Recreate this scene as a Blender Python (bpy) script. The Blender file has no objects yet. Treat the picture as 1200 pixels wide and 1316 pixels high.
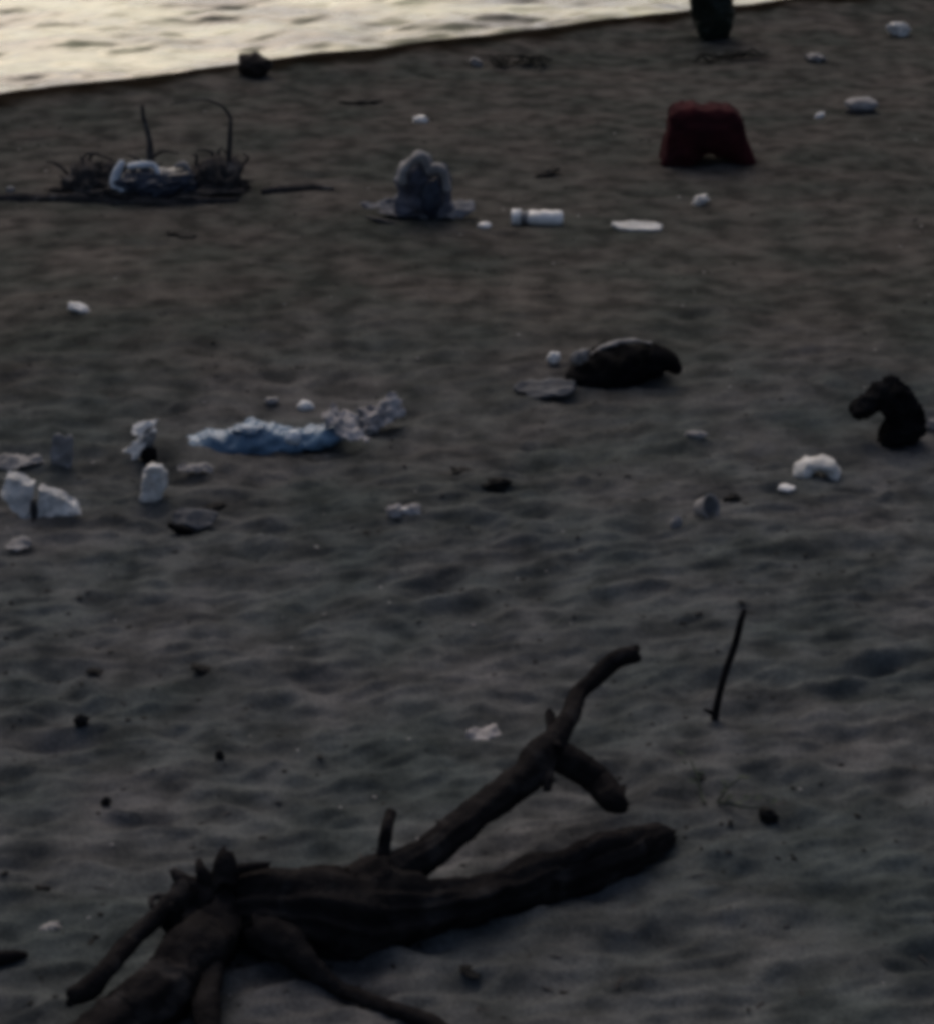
import bpy, bmesh, math, random
import numpy as np
from mathutils import Vector, Matrix, noise as mnoise

scene = bpy.context.scene
COL = scene.collection

# ------------------------------------------------------------------ camera
CAM_H = 2.2
F_PX, W_PX, H_PX = 2800.0, 1200.0, 1316.0        # focal length and frame in photo pixels
PITCH = math.atan(1184.0 / F_PX)
cd = bpy.data.cameras.new('camera')
cam = bpy.data.objects.new('camera', cd); COL.objects.link(cam)
cam.location = (0, 0, CAM_H)
cam.rotation_euler = (math.radians(90) - PITCH, 0, 0)
cd.sensor_fit = 'VERTICAL'; cd.sensor_height = 24.0
cd.lens = 24.0 * F_PX / H_PX
cd.clip_start = 0.05; cd.clip_end = 9000
scene.camera = cam

# ------------------------------------------------------------------ dusk sky and low hazy sun over the sea
SUN_EL, SUN_AZ = math.radians(46), math.radians(-14)   # azimuth from +Y towards +X
w = bpy.data.worlds.new('World'); scene.world = w; w.use_nodes = True
nt = w.node_tree
sky = nt.nodes.new('ShaderNodeTexSky'); sky.sky_type = 'NISHITA'; sky.sun_disc = False
sky.sun_elevation = SUN_EL; sky.sun_rotation = SUN_AZ
sky.air_density = 0.8; sky.dust_density = 6.0; sky.ozone_density = 0.6
nt.nodes['Background'].inputs[1].default_value = 0.15
nt.links.new(sky.outputs[0], nt.nodes['Background'].inputs[0])
sd = bpy.data.lights.new('sun', 'SUN'); sd.energy = 0.6; sd.angle = math.radians(80)
sd.color = (1.0, 0.96, 0.88)
sun = bpy.data.objects.new('sun', sd); COL.objects.link(sun)
sdir = Vector((math.sin(SUN_AZ) * math.cos(SUN_EL), math.cos(SUN_AZ) * math.cos(SUN_EL), math.sin(SUN_EL)))
sun.rotation_euler = (-sdir).to_track_quat('-Z', 'Y').to_euler()
sun.location = sdir * 60
vs = scene.view_settings
vs.view_transform = 'Standard'; vs.look = 'None'; vs.gamma = 1; vs.use_curve_mapping = False
vs.exposure = -0.3
scene.render.engine = 'CYCLES'
scene.cycles.filter_width = 5.5          # soft phone-zoom lens
scene.cycles.max_bounces = 6

# ------------------------------------------------------------------ noise
def _hash(ix, iy, seed):
    h = (ix.astype(np.int64) * 374761393 + iy.astype(np.int64) * 668265263 + seed * 1442695041) & 0xFFFFFFFF
    h = ((h ^ (h >> 13)) * 1274126177) & 0xFFFFFFFF
    h = h ^ (h >> 16)
    return h & 0xFFFF
def pnoise(x, y, seed=0):
    ix = np.floor(x); iy = np.floor(y); fx = x - ix; fy = y - iy
    u = fx * fx * fx * (fx * (fx * 6 - 15) + 10); v = fy * fy * fy * (fy * (fy * 6 - 15) + 10)
    def g(dx, dy):
        a = _hash(ix + dx, iy + dy, seed) * (2 * math.pi / 65536.0)
        return np.cos(a) * (fx - dx) + np.sin(a) * (fy - dy)
    n0 = g(0, 0) * (1 - u) + g(1, 0) * u; n1 = g(0, 1) * (1 - u) + g(1, 1) * u
    return (n0 * (1 - v) + n1 * v) * 1.5
def fbm(x, y, seed=0, o=3):
    t = 0; a = 1.0
    for i in range(o):
        t = t + a * pnoise(x * 2 ** i, y * 2 ** i, seed + 17 * i); a *= .5
    return t
def sstep(a, b, x):
    t = np.clip((x - a) / (b - a), 0, 1); return t * t * (3 - 2 * t)

# ------------------------------------------------------------------ rays through the photo
CP, SP = math.cos(PITCH), math.sin(PITCH)
def ray(px, py):
    u = (px - W_PX / 2) / F_PX; v = (H_PX / 2 - py) / F_PX
    return Vector((u, CP + v * SP, -SP + v * CP))
def at_h(px, py, z):
    d = ray(px, py); t = (z - CAM_H) / d.z
    return Vector((d.x * t, d.y * t, z))
def at_y(px, py, y):
    d = ray(px, py); t = y / d.y
    return Vector((d.x * t, y, CAM_H + d.z * t))
def mpp(p):                                    # metres per photo pixel at a point
    return (p.y * CP - (p.z - CAM_H) * SP) / F_PX

# ------------------------------------------------------------------ the beach's height
SH = [at_h(*q, 0.0) for q in ((0, 126), (200, 101), (400, 74), (560, 55), (760, 29), (900, 13), (1080, -4))]
SX = np.array([-400.] + [p.x for p in SH] + [400.])
SYv = np.array([SH[0].y - (400 + SH[0].x) * .35] + [p.y for p in SH] + [SH[-1].y + (400 - SH[-1].x) * .42])
def shore_d(x, y):                             # metres inland of the crest (negative towards the sea)
    s = np.interp(x, SX, SYv) + .05 * fbm(x * 1.7, x * 0 + 3.1, 5, 3)
    return (s - y) * .88
rng = random.Random(4)
DENTS = []
def add_dents(n, y0, y1, dep0, dep1):
    for _ in range(n):
        y = rng.uniform(y0, y1); x = rng.uniform(-.34, .34) * y
        DENTS.append((x, y, rng.uniform(.05, .12), rng.uniform(.025, .05), rng.uniform(-.9, .6), rng.uniform(dep0, dep1)))
add_dents(90, 2.7, 4.3, .005, .018)
add_dents(90, 4.2, 6.6, .005, .017)
add_dents(40, 6.2, 10.5, .004, .012)
def ground(x, y):
    x = np.asarray(x, float); y = np.asarray(y, float)
    near = 1 - sstep(5.2, 8.0, y)
    c, s = math.cos(.22), math.sin(.22)
    xr, yr = x * c + y * s, -x * s + y * c
    z = .035 * fbm(x * .55 + 9, y * .55, 1, 2)
    z = z + (.004 + .005 * near) * fbm(xr * 3.0 + 3, yr * 5.5, 2, 2)
    rid = 1 - np.abs(fbm(xr * 2.3 + 1.7, yr * 5.2 + 4, 8, 2))
    z = z + .008 * near * (rid - .7)
    z = z + (.0025 + .005 * near) * fbm(xr * 10, yr * 15, 3, 3)
    z = z + .008 * (.4 + .6 * near) * np.abs(fbm(xr * 6 + 11, yr * 9, 33, 3))
    z = z + .010 * (.15 + .85 * near) * np.clip(1 - np.abs(fbm(xr * 3.3 + 6, yr * 10.5, 55, 3)) * 1.3, 0, 1) ** 3   # streaky wind ridges
    for (dx, dy, a, b, r, dep) in DENTS:
        m = (np.abs(x - dx) < .4) & (np.abs(y - dy) < .4)
        if not np.any(m): continue
        xx, yy = x[m] - dx, y[m] - dy
        e = ((xx * math.cos(r) + yy * math.sin(r)) / a) ** 2 + ((-xx * math.sin(r) + yy * math.cos(r)) / b) ** 2
        zz = z[m]; zz = zz + dep * (-np.exp(-e * 1.1) + .45 * np.exp(-(np.sqrt(e) - 1.75) ** 2 * 3)); z[m] = zz
    d = shore_d(x, y)
    z = z * (.35 + .65 * sstep(0, 1.2, d))
    z = z + .03 * np.exp(-((d - .25) / .35) ** 2)                       # slight berm at the crest
    z = z + .012 * sstep(0, .5, d) * (1 - sstep(.3, 1.5, d)) * fbm(x * 5, y * 5, 41, 2)
    z = z - .75 * sstep(.05, -1.5, d) - .5 * np.clip(-d - 1.2, 0, 20) * .25
    far = sstep(16, 60, np.abs(x)) + sstep(0, -30, y)
    return z + far * .5
def gz(x, y): return float(ground(np.array([x]), np.array([y]))[0])
def G(px, py, lift=0.0):                       # point on the sand seen at a photo pixel
    z = 0.0
    for _ in range(10):
        p = at_h(px, py, z); z = .5 * z + .5 * gz(p.x, p.y)
    return Vector((p.x, p.y, gz(p.x, p.y) + lift))

# ------------------------------------------------------------------ materials
def new_mat(name):
    m = bpy.data.materials.new(name); m.use_nodes = True
    return m, m.node_tree, m.node_tree.nodes['Principled BSDF']
def N(t, kind, **kw):
    n = t.nodes.new(kind)
    for k, v in kw.items():
        if k.startswith('i_'): n.inputs[k[2:].replace('_', ' ')].default_value = v
        else: setattr(n, k, v)
    return n
def mix_noise(t, c1, c2, scale, detail=4, vec=None, lo=.35, hi=.65):
    n = N(t, 'ShaderNodeTexNoise', i_Scale=scale, i_Detail=detail)
    if vec: t.links.new(vec, n.inputs['Vector'])
    r = N(t, 'ShaderNodeValToRGB')
    r.color_ramp.elements[0].position = lo; r.color_ramp.elements[1].position = hi
    r.color_ramp.elements[0].color = (*c1, 1); r.color_ramp.elements[1].color = (*c2, 1)
    t.links.new(n.outputs[0], r.inputs[0])
    return r.outputs[0], n.outputs[0]
def simple(name, c, c2=None, rough=.6, scale=18, bump=.3, bscale=60, bd=.004, spec=.22, trans=0, sheen=0, alpha=1, sub=0):
    m, t, b = new_mat(name)
    tc = N(t, 'ShaderNodeTexCoord')
    c2 = c2 or tuple(v * .7 for v in c)
    col, _ = mix_noise(t, c2, c, scale, 5, tc.outputs['Object'])
    t.links.new(col, b.inputs['Base Color'])
    b.inputs['Roughness'].default_value = rough
    b.inputs['Specular IOR Level'].default_value = spec
    b.inputs['Transmission Weight'].default_value = trans
    b.inputs['Alpha'].default_value = alpha
    if sub:
        b.inputs['Subsurface Weight'].default_value = sub; b.inputs['Subsurface Radius'].default_value = (.02, .02, .02)
    n = N(t, 'ShaderNodeTexNoise', i_Scale=bscale, i_Detail=5.0)
    t.links.new(tc.outputs['Object'], n.inputs['Vector'])
    bp = N(t, 'ShaderNodeBump', i_Strength=bump, i_Distance=bd)
    t.links.new(n.outputs[0], bp.inputs['Height']); t.links.new(bp.outputs[0], b.inputs['Normal'])
    return m

def sand_mat():
    m, t, b = new_mat('dark_sand')
    tc = N(t, 'ShaderNodeTexCoord')
    O = tc.outputs['Object']
    c1, _ = mix_noise(t, (.039, .0435, .046), (.063, .0665, .0695), 1.1, 4, O, .38, .64)
    c2, _ = mix_noise(t, (.042, .0525, .053), (.065, .0635, .066), 2.2, 3, O, .36, .64)
    mx = N(t, 'ShaderNodeMix', data_type='RGBA'); mx.inputs[0].default_value = .5
    t.links.new(c1, mx.inputs[6]); t.links.new(c2, mx.inputs[7])
    # grains and specks of shell
    c3, nz = mix_noise(t, (.72, .72, .72), (1.3, 1.28, 1.25), 160, 3, O, .3, .7)
    mu = N(t, 'ShaderNodeMix', data_type='RGBA', blend_type='MULTIPLY'); mu.inputs[0].default_value = 1
    t.links.new(mx.outputs[2], mu.inputs[6]); t.links.new(c3, mu.inputs[7])
    c4, nz4 = mix_noise(t, (.62, .63, .63), (1.34, 1.33, 1.33), 9, 5, O, .36, .64)
    mu2 = N(t, 'ShaderNodeMix', data_type='RGBA', blend_type='MULTIPLY'); mu2.inputs[0].default_value = 1
    t.links.new(mu.outputs[2], mu2.inputs[6]); t.links.new(c4, mu2.inputs[7])
    # browner dry sand inland of the crest, wet band along the water
    at = N(t, 'ShaderNodeAttribute', attribute_name='brown')
    br = N(t, 'ShaderNodeMix', data_type='RGBA', blend_type='MULTIPLY')
    t.links.new(at.outputs['Fac'], br.inputs[0]); t.links.new(mu2.outputs[2], br.inputs[6]); br.inputs[7].default_value = (.84, .775, .70, 1)
    wt = N(t, 'ShaderNodeAttribute', attribute_name='wet')
    we = N(t, 'ShaderNodeMix', data_type='RGBA', blend_type='MULTIPLY')
    t.links.new(wt.outputs['Fac'], we.inputs[0]); t.links.new(br.outputs[2], we.inputs[6]); we.inputs[7].default_value = (.20, .17, .14, 1)
    t.links.new(we.outputs[2], b.inputs['Base Color'])
    b.inputs['Roughness'].default_value = 1.0
    b.inputs['Specular IOR Level'].default_value = .0
    n1 = N(t, 'ShaderNodeTexNoise', i_Scale=45.0, i_Detail=6.0)
    t.links.new(O, n1.inputs['Vector'])
    b1 = N(t, 'ShaderNodeBump', i_Strength=.35, i_Distance=.010)
    t.links.new(n1.outputs[0], b1.inputs['Height']); t.links.new(b1.outputs[0], b.inputs['Normal'])
    return m

def water_mat():
    m, t, b = new_mat('evening_sea_water')
    tc = N(t, 'ShaderNodeTexCoord')
    mp = N(t, 'ShaderNodeMapping'); mp.inputs['Scale'].default_value = (.45, 1, 1); mp.inputs['Rotation'].default_value = (0, 0, -.42)
    t.links.new(tc.outputs['Object'], mp.inputs[0])
    col, _ = mix_noise(t, (.03, .029, .015), (.50, .485, .285), 1.9, 4, mp.outputs[0], .36, .62)  # turbid tint; pale streaks put sky reflection into the base colour
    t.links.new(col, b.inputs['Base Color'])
    b.inputs['Roughness'].default_value = .14
    b.inputs['IOR'].default_value = 1.33
    n1 = N(t, 'ShaderNodeTexNoise', i_Scale=9.0, i_Detail=4.0)
    t.links.new(mp.outputs[0], n1.inputs['Vector'])
    bp = N(t, 'ShaderNodeBump', i_Strength=.5, i_Distance=.02)
    t.links.new(n1.outputs[0], bp.inputs['Height']); t.links.new(bp.outputs[0], b.inputs['Normal'])
    return m

def wood_mat(name, c1, c2):
    m, t, b = new_mat(name)
    tc = N(t, 'ShaderNodeTexCoord'); O = tc.outputs['Object']
    col, _ = mix_noise(t, c1, c2, 22, 6, O, .3, .7)
    # patches where dried sand and salt cling to the wood
    n2 = N(t, 'ShaderNodeTexNoise', i_Scale=16.0, i_Detail=8.0); t.links.new(O, n2.inputs['Vector'])
    rp = N(t, 'ShaderNodeValToRGB'); rp.color_ramp.elements[0].position = .56; rp.color_ramp.elements[1].position = .74
    t.links.new(n2.outputs[0], rp.inputs[0])
    mx = N(t, 'ShaderNodeMix', data_type='RGBA'); mx.inputs[7].default_value = (c2[0] * 1.9, c2[1] * 1.95, c2[2] * 1.95, 1)
    t.links.new(rp.outputs[0], mx.inputs[0]); t.links.new(col, mx.inputs[6])
    t.links.new(mx.outputs[2], b.inputs['Base Color'])
    b.inputs['Roughness'].default_value = 1.0
    b.inputs['Specular IOR Level'].default_value = .0
    n1 = N(t, 'ShaderNodeTexNoise', i_Scale=60.0, i_Detail=8.0); t.links.new(O, n1.inputs['Vector'])
    bp = N(t, 'ShaderNodeBump', i_Strength=.9, i_Distance=.010)
    t.links.new(n1.outputs[0], bp.inputs['Height']); t.links.new(bp.outputs[0], b.inputs['Normal'])
    return m

M = dict(
    sand=sand_mat(), water=water_mat(),
    wood=wood_mat('wet_driftwood', (.0085, .0080, .0085), (.018, .0165, .0165)),
    oldwood=wood_mat('old_dark_wood', (.026, .025, .025), (.050, .046, .045)),
    black=simple('black_plastic', (.007, .007, .008), (.004, .004, .004), .9, bump=.25, bscale=30, spec=.02),
    rubber=simple('black_rubber', (.012, .012, .013), (.005, .005, .005), .9, spec=.0),
    red=simple('dark_red_sack', (.040, .010, .012), (.024, .008, .010), .9, scale=8, spec=.02),
    green=simple('dark_green_plastic', (.008, .016, .011), (.005, .008, .006), .5, scale=6),
    blue=simple('blue_plastic_film', (.11, .185, .27), (.05, .095, .155), .38, scale=9, sub=.2),
    paleblue=simple('pale_plastic_film', (.50, .54, .58), (.30, .34, .39), .4, scale=12),
    navy=simple('navy_plastic_film', (.028, .036, .055), (.014, .018, .028), .4),
    bagfilm=simple('grey_clear_film', (.085, .095, .125), (.035, .040, .060), .5, scale=10, alpha=.85, spec=.15),
    slate=simple('blue_grey_plastic', (.075, .08, .09), (.045, .048, .055), .7, spec=.1),
    white=simple('dirty_white_plastic', (.74, .72, .70), (.52, .51, .49), .5),
    foam=simple('dirty_white_foam', (.56, .545, .52), (.36, .35, .335), .8, scale=25),
    grey=simple('grey_weathered_plastic', (.24, .235, .235), (.14, .135, .135), .7, spec=.12),
    tan=simple('tan_film', (.38, .36, .36), (.17, .16, .16), .6, scale=14, spec=.1),
    midgrey=simple('dull_grey_film', (.15, .155, .17), (.07, .07, .08), .7, spec=.05),
    palewood=wood_mat('sandy_grey_wood', (.036, .034, .034), (.056, .052, .050)),
    stone=simple('dark_wet_stone', (.016, .016, .016), (.008, .008, .008), .85, scale=40, bump=.5, spec=.06),
    brownstone=simple('brown_rock', (.020, .014, .011), (.010, .008, .007), .8, scale=30, bump=.6),
    weed=simple('dark_seaweed', (.016, .017, .015), (.009, .010, .009), .85, spec=.05),
    leaf=simple('beach_weed_leaf', (.040, .050, .040), (.022, .028, .022), .8, spec=.08),
    gap_shade=simple('painted_gap_shade', (.030, .030, .032), (.016, .016, .018), .7),  # dark colour standing in for shade in mouths, notches and gaps
)

# ------------------------------------------------------------------ object helpers
def link(name, me, mat, parent=None, smooth=True):
    me.materials.append(M[mat])
    if smooth:
        me.polygons.foreach_set('use_smooth', [True] * len(me.polygons))
    o = bpy.data.objects.new(name, me); COL.objects.link(o)
    if parent:
        o.parent = parent; o.matrix_parent_inverse = Matrix.Translation(-parent.location)
    return o
def tag(o, label, cat, group=None):
    o['label'] = label; o['category'] = cat
    if group: o['group'] = group
    return o
def empty(name, loc, label, cat, group=None):
    o = bpy.data.objects.new(name, None); o.empty_display_size = .05
    COL.objects.link(o); o.location = loc
    return tag(o, label, cat, group)
def vn(p, s, seed): return mnoise.noise(Vector((p[0] * s + seed * 7.31, p[1] * s - seed * 3.7, p[2] * s + seed * 1.9)))
def rdg(p, s, seed): return 1 - 2 * abs(vn(p, s, seed))
def from_pts(name, vs_, fs, mat, parent=None, at=None, smooth=True):
    """mesh from world points, its origin moved to `at` (or the points' base)"""
    vs_ = [Vector(v) for v in vs_]
    if at is None:
        if parent: at = parent.location.copy()
        else:
            at = sum(vs_, Vector()) / len(vs_); at.z = min(v.z for v in vs_)
    me = bpy.data.meshes.new(name)
    me.from_pydata([v - at for v in vs_], [], fs); me.validate(); me.update()
    bm = bmesh.new(); bm.from_mesh(me); bmesh.ops.recalc_face_normals(bm, faces=bm.faces); bm.to_mesh(me); bm.free()
    me.materials.append(M[mat])
    if smooth: me.polygons.foreach_set('use_smooth', [True] * len(me.polygons))
    o = bpy.data.objects.new(name, me); COL.objects.link(o); o.location = at
    if parent:
        o.parent = parent; o.location = at - parent.location
    return o
def spline(pts, rad, step):
    """Catmull-Rom through the points, resampled about every `step` metres"""
    P = [pts[0] * 2 - pts[1]] + pts + [pts[-1] * 2 - pts[-2]]
    R = [rad[0]] + list(rad) + [rad[-1]]
    out = []
    for i in range(1, len(P) - 2):
        n = max(2, int((P[i + 1] - P[i]).length / step))
        for k in range(n):
            t = k / n
            f = lambda a, b, c, d: .5 * ((2 * b) + (c - a) * t + (2 * a - 5 * b + 4 * c - d) * t * t + (3 * b - a - 3 * c + d) * t ** 3)
            out.append((f(P[i - 1], P[i], P[i + 1], P[i + 2]), max(.0008, R[i] + (R[i + 1] - R[i]) * t)))
    out.append((P[-2], R[-2]))
    return out
def tube(name, pts, rad, mat, parent=None, seed=1, seg=16, knob=.16, ridge=.10, ns=9, step=None, flat=1.0, endcap=.6, fold=0.0, kink=False, groove=0.0, splinter=0.0):
    step = step or max(min(rad) * .55, .006)
    ps = spline([Vector(p) for p in pts], rad, step)
    if kink:                                   # straight runs with sudden bends instead of a smooth curve
        P_ = [Vector(p) for p in pts]; lin = []
        for i in range(len(P_) - 1):
            n_ = max(2, int((P_[i + 1] - P_[i]).length / step))
            for q_ in range(n_):
                t_ = q_ / n_; lin.append((P_[i].lerp(P_[i + 1], t_), rad[i] + (rad[i + 1] - rad[i]) * t_))
        lin.append((P_[-1], rad[-1])); ps = []
        for i, (p_, r_) in enumerate(lin):     # soften each bend a little, wander a little
            a_, b_ = lin[max(0, i - 2)], lin[min(len(lin) - 1, i + 2)]
            q_ = (a_[0] + p_ * 2 + b_[0]) / 4
            w_ = Vector((vn(q_, 13, seed), vn(q_, 13, seed + 2), vn(q_, 13, seed + 4))) * r_ * .35
            ps.append((q_ + w_, r_ * (1 + .14 * vn(q_, 9, seed + 6))))
    V = []; F = []; up = Vector((0, 0, 1)); n = len(ps)
    T0 = (ps[1][0] - ps[0][0]).normalized()
    side = T0.cross(up)
    if side.length < .2: side = T0.cross(Vector((0, 1, 0)))
    side.normalize(); L = 0
    rings = []
    for i, (p, r) in enumerate(ps):
        a = ps[max(0, i - 1)][0]; b = ps[min(n - 1, i + 1)][0]
        T = (b - a).normalized(); side = (side - T * side.dot(T)).normalized(); B = T.cross(side)
        if i: L += (p - ps[i - 1][0]).length
        ring = []
        for k in range(seg):
            an = 2 * math.pi * k / seg
            d = side * math.cos(an) + B * math.sin(an) * flat
            q = p + d * r
            s = 1 + knob * vn(q, ns, seed) + ridge * mnoise.noise(Vector((math.cos(an) * 2.6, math.sin(an) * 2.6, L * 5 + seed * 11)))
            if groove: s -= groove * abs(mnoise.noise(Vector((math.cos(an) * 5.5, math.sin(an) * 5.5, L * 2.2 + seed * 3)))) * 1.6
            if fold: s += fold * (rdg(q, ns * 2.6, seed + 5) - .5) + fold * .6 * (rdg(q, ns * 6, seed + 9) - .5)
            ring.append(p + d * r * s)
        rings.append((ring, p, T, r))
    def cap(idx, sgn):
        ring, p, T, r = rings[idx]
        return [([p + (v - p) * c for v in ring], e * r * sgn) for c, e in ((.82, .35 * endcap), (.45, .55 * endcap))], p + T * sgn * r * .6 * endcap
    allr = []
    c0, tip0 = cap(0, -1); c1, tip1 = cap(n - 1, 1)
    for pts_, off in reversed(c0): allr.append([v + rings[0][2] * off for v in pts_])
    for r_ in rings: allr.append(r_[0])
    for pts_, off in c1: allr.append([v + rings[-1][2] * off for v in pts_])
    if splinter:
        for ci, sg in ((0, -1), (1, -1), (2, -1), (len(allr) - 3, 1), (len(allr) - 2, 1), (len(allr) - 1, 1)):
            tt, rr = (rings[0][2], rings[0][3]) if sg < 0 else (rings[-1][2], rings[-1][3])
            allr[ci] = [v + tt * sg * rr * splinter * mnoise.noise(Vector((math.cos(k * 6.283 / seg) * 3, math.sin(k * 6.283 / seg) * 3, seed * 2.7))) for k, v in enumerate(allr[ci])]
    for r_ in allr: V += r_
    for i in range(len(allr) - 1):
        for k in range(seg):
            k2 = (k + 1) % seg
            F.append((i * seg + k, i * seg + k2, (i + 1) * seg + k2, (i + 1) * seg + k))
    V.append(tip0); V.append(tip1); a, b = len(V) - 2, len(V) - 1; e = (len(allr) - 1) * seg
    for k in range(seg):
        k2 = (k + 1) % seg
        F.append((a, k2, k)); F.append((b, e + k, e + k2))
    return from_pts(name, V, F, mat, parent)
def lump(name, c, dims, mat, parent=None, seed=1, sub=4, amp=.25, fold=.0, ns=1.6, rotz=0, rotx=0, roty=0, at=None, floor=None):
    """crumpled star-shaped body; dims = half extents"""
    bm = bmesh.new(); bmesh.ops.create_icosphere(bm, subdivisions=sub, radius=1)
    Rm = Matrix.Rotation(rotz, 3, 'Z') @ Matrix.Rotation(roty, 3, 'Y') @ Matrix.Rotation(rotx, 3, 'X')
    for v in bm.verts:
        p = v.co.copy()
        s = 1 + amp * vn(p, ns, seed) + amp * .5 * vn(p, ns * 2.3, seed + 3)
        if fold: s += fold * (rdg(p, ns * 1.7, seed + 5) - .4) + fold * .5 * (rdg(p, ns * 4.2, seed + 8) - .4)
        p = Vector((p.x * dims[0], p.y * dims[1], p.z * dims[2])) * s
        v.co = Rm @ p + Vector(c)
        if floor is not None and v.co.z < floor: v.co.z = floor + (v.co.z - floor) * .15
    V = [v.co.copy() for v in bm.verts]; F = [tuple(v.index for v in f.verts) for f in bm.faces]; bm.free()
    return from_pts(name, V, F, mat, parent, at)
def pillow(name, pix, y, depth, mat, parent=None, seed=1, vox=.007, thin=.3, crumple=.008, ns=16, lean=0.0, smooth=3, foot=True):
    """a soft crumpled body: outline standing at distance y, real depth, thinner towards its outline"""
    P = [at_y(px, py, y) for (px, py) in pix]
    D = []
    for i in range(len(P)):
        a, b = P[i], P[(i + 1) % len(P)]
        for k in range(4): D.append(a.lerp(b, k / 4))
    bm = bmesh.new()
    f0 = [bm.verts.new(p + Vector((0, -depth / 2, 0))) for p in D]; f1 = [bm.verts.new(p + Vector((0, depth / 2, 0))) for p in D]
    n = len(D)
    bm.faces.new(f0); bm.faces.new(list(reversed(f1)))
    for i in range(n): bm.faces.new((f0[(i + 1) % n], f0[i], f1[i], f1[(i + 1) % n]))
    bmesh.ops.recalc_face_normals(bm, faces=bm.faces); bmesh.ops.triangulate(bm, faces=bm.faces)
    me = bpy.data.meshes.new('tmp'); bm.to_mesh(me); bm.free()
    to = bpy.data.objects.new('tmp', me); COL.objects.link(to)
    md = to.modifiers.new('r', 'REMESH'); md.mode = 'VOXEL'; md.voxel_size = vox
    dg = bpy.context.evaluated_depsgraph_get()
    m2 = bpy.data.meshes.new_from_object(to.evaluated_get(dg))
    bpy.data.objects.remove(to)
    bm = bmesh.new(); bm.from_mesh(m2); bpy.data.meshes.remove(m2)
    A = np.array([(p.x, p.z) for p in D]); B = np.roll(A, -1, 0)
    Q = np.array([(v.co.x, v.co.z) for v in bm.verts])
    AB = B - A; t = np.clip(((Q[:, None, :] - A[None]) * AB[None]).sum(-1) / np.maximum((AB ** 2).sum(-1), 1e-9)[None], 0, 1)
    dist = np.sqrt((((A[None] + t[..., None] * AB[None]) - Q[:, None, :]) ** 2).sum(-1)).min(1)
    g = thin + (1 - thin) * np.sqrt(np.clip(dist / max(dist.max() * .8, 1e-6), 0, 1))
    for v, gg in zip(bm.verts, g): v.co.y = y + (v.co.y - y) * gg
    for _ in range(smooth): bmesh.ops.smooth_vert(bm, verts=bm.verts, factor=.5, use_axis_x=True, use_axis_y=True, use_axis_z=True)
    bm.normal_update()
    z0 = min(v.co.z for v in bm.verts)
    new = []
    for v in bm.verts:
        c = v.co
        h = crumple * (rdg(c, ns, seed) - .4) + crumple * .55 * (rdg(c, ns * 2.4, seed + 4) - .4)
        new.append(c + v.normal * h + Vector((0, (c.z - z0) * lean, 0)))
    F = [tuple(v.index for v in f.verts) for f in bm.faces]; bm.free()
    return from_pts(name, new, F, mat, parent)
def lump_px(name, px, py, wpx, hpx, mat, label=None, cat=None, group=None, depth=.7, **kw):
    """a lump lying on the sand, its silhouette about wpx x hpx photo pixels round (px, py)"""
    b = G(px, py + hpx * .30); k = mpp(b)
    sx, sz, sy = wpx * k / 2, hpx * k / 2 * .92, wpx * k / 2 * depth
    sz = max(sz * .98 - sy * .25, sz * .45)
    o = lump(name, b + Vector((0, 0, sz * .72)), (sx, sy, sz), mat, floor=b.z - sz * .12, **kw)
    if label: tag(o, label, cat, group)
    return o
def sheet(name, c, a, b, mat, parent=None, seed=1, n=18, crumple=.02, ns=14, bend=0.0, thick=.0025, ragged=.25, at=None):
    """a crumpled scrap: rectangle spanned by half-vectors a and b about c, ragged outline, real thickness"""
    c, a, b = Vector(c), Vector(a), Vector(b); nr = a.cross(b).normalized()
    pts = {}
    top = []; 
    for j in range(n + 1):
        for i in range(n + 1):
            u, v = -1 + 2 * i / n, -1 + 2 * j / n
            # square to soft blob outline
            q = Vector((u * math.sqrt(1 - .35 * v * v), v * math.sqrt(1 - .35 * u * u), 0))
            e = max(abs(u), abs(v))
            an = math.atan2(v, u)
            q *= 1 + ragged * e * mnoise.noise(Vector((math.cos(an) * 2.1, math.sin(an) * 2.1, seed * 5.3)))
            p = c + a * q.x + b * q.y
            h = crumple * (rdg(p, ns, seed) - .3) + crumple * .5 * rdg(p, ns * 2.4, seed + 4) + bend * (1 - q.x * q.x)
            top.append(p + nr * h)
    m = len(top); V = top + [p - nr * thick for p in top]; F = []
    idx = lambda i, j: j * (n + 1) + i
    for j in range(n):
        for i in range(n):
            f = (idx(i, j), idx(i + 1, j), idx(i + 1, j + 1), idx(i, j + 1))
            F.append(f); F.append(tuple(m + k for k in reversed(f)))
    for i in range(n):
        for (p, q) in ((idx(i, 0), idx(i + 1, 0)), (idx(i + 1, n), idx(i, n)), (idx(0, i + 1), idx(0, i)), (idx(n, i), idx(n, i + 1))):
            F.append((q, p, m + p, m + q))
    return from_pts(name, V, F, mat, parent, at)
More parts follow.
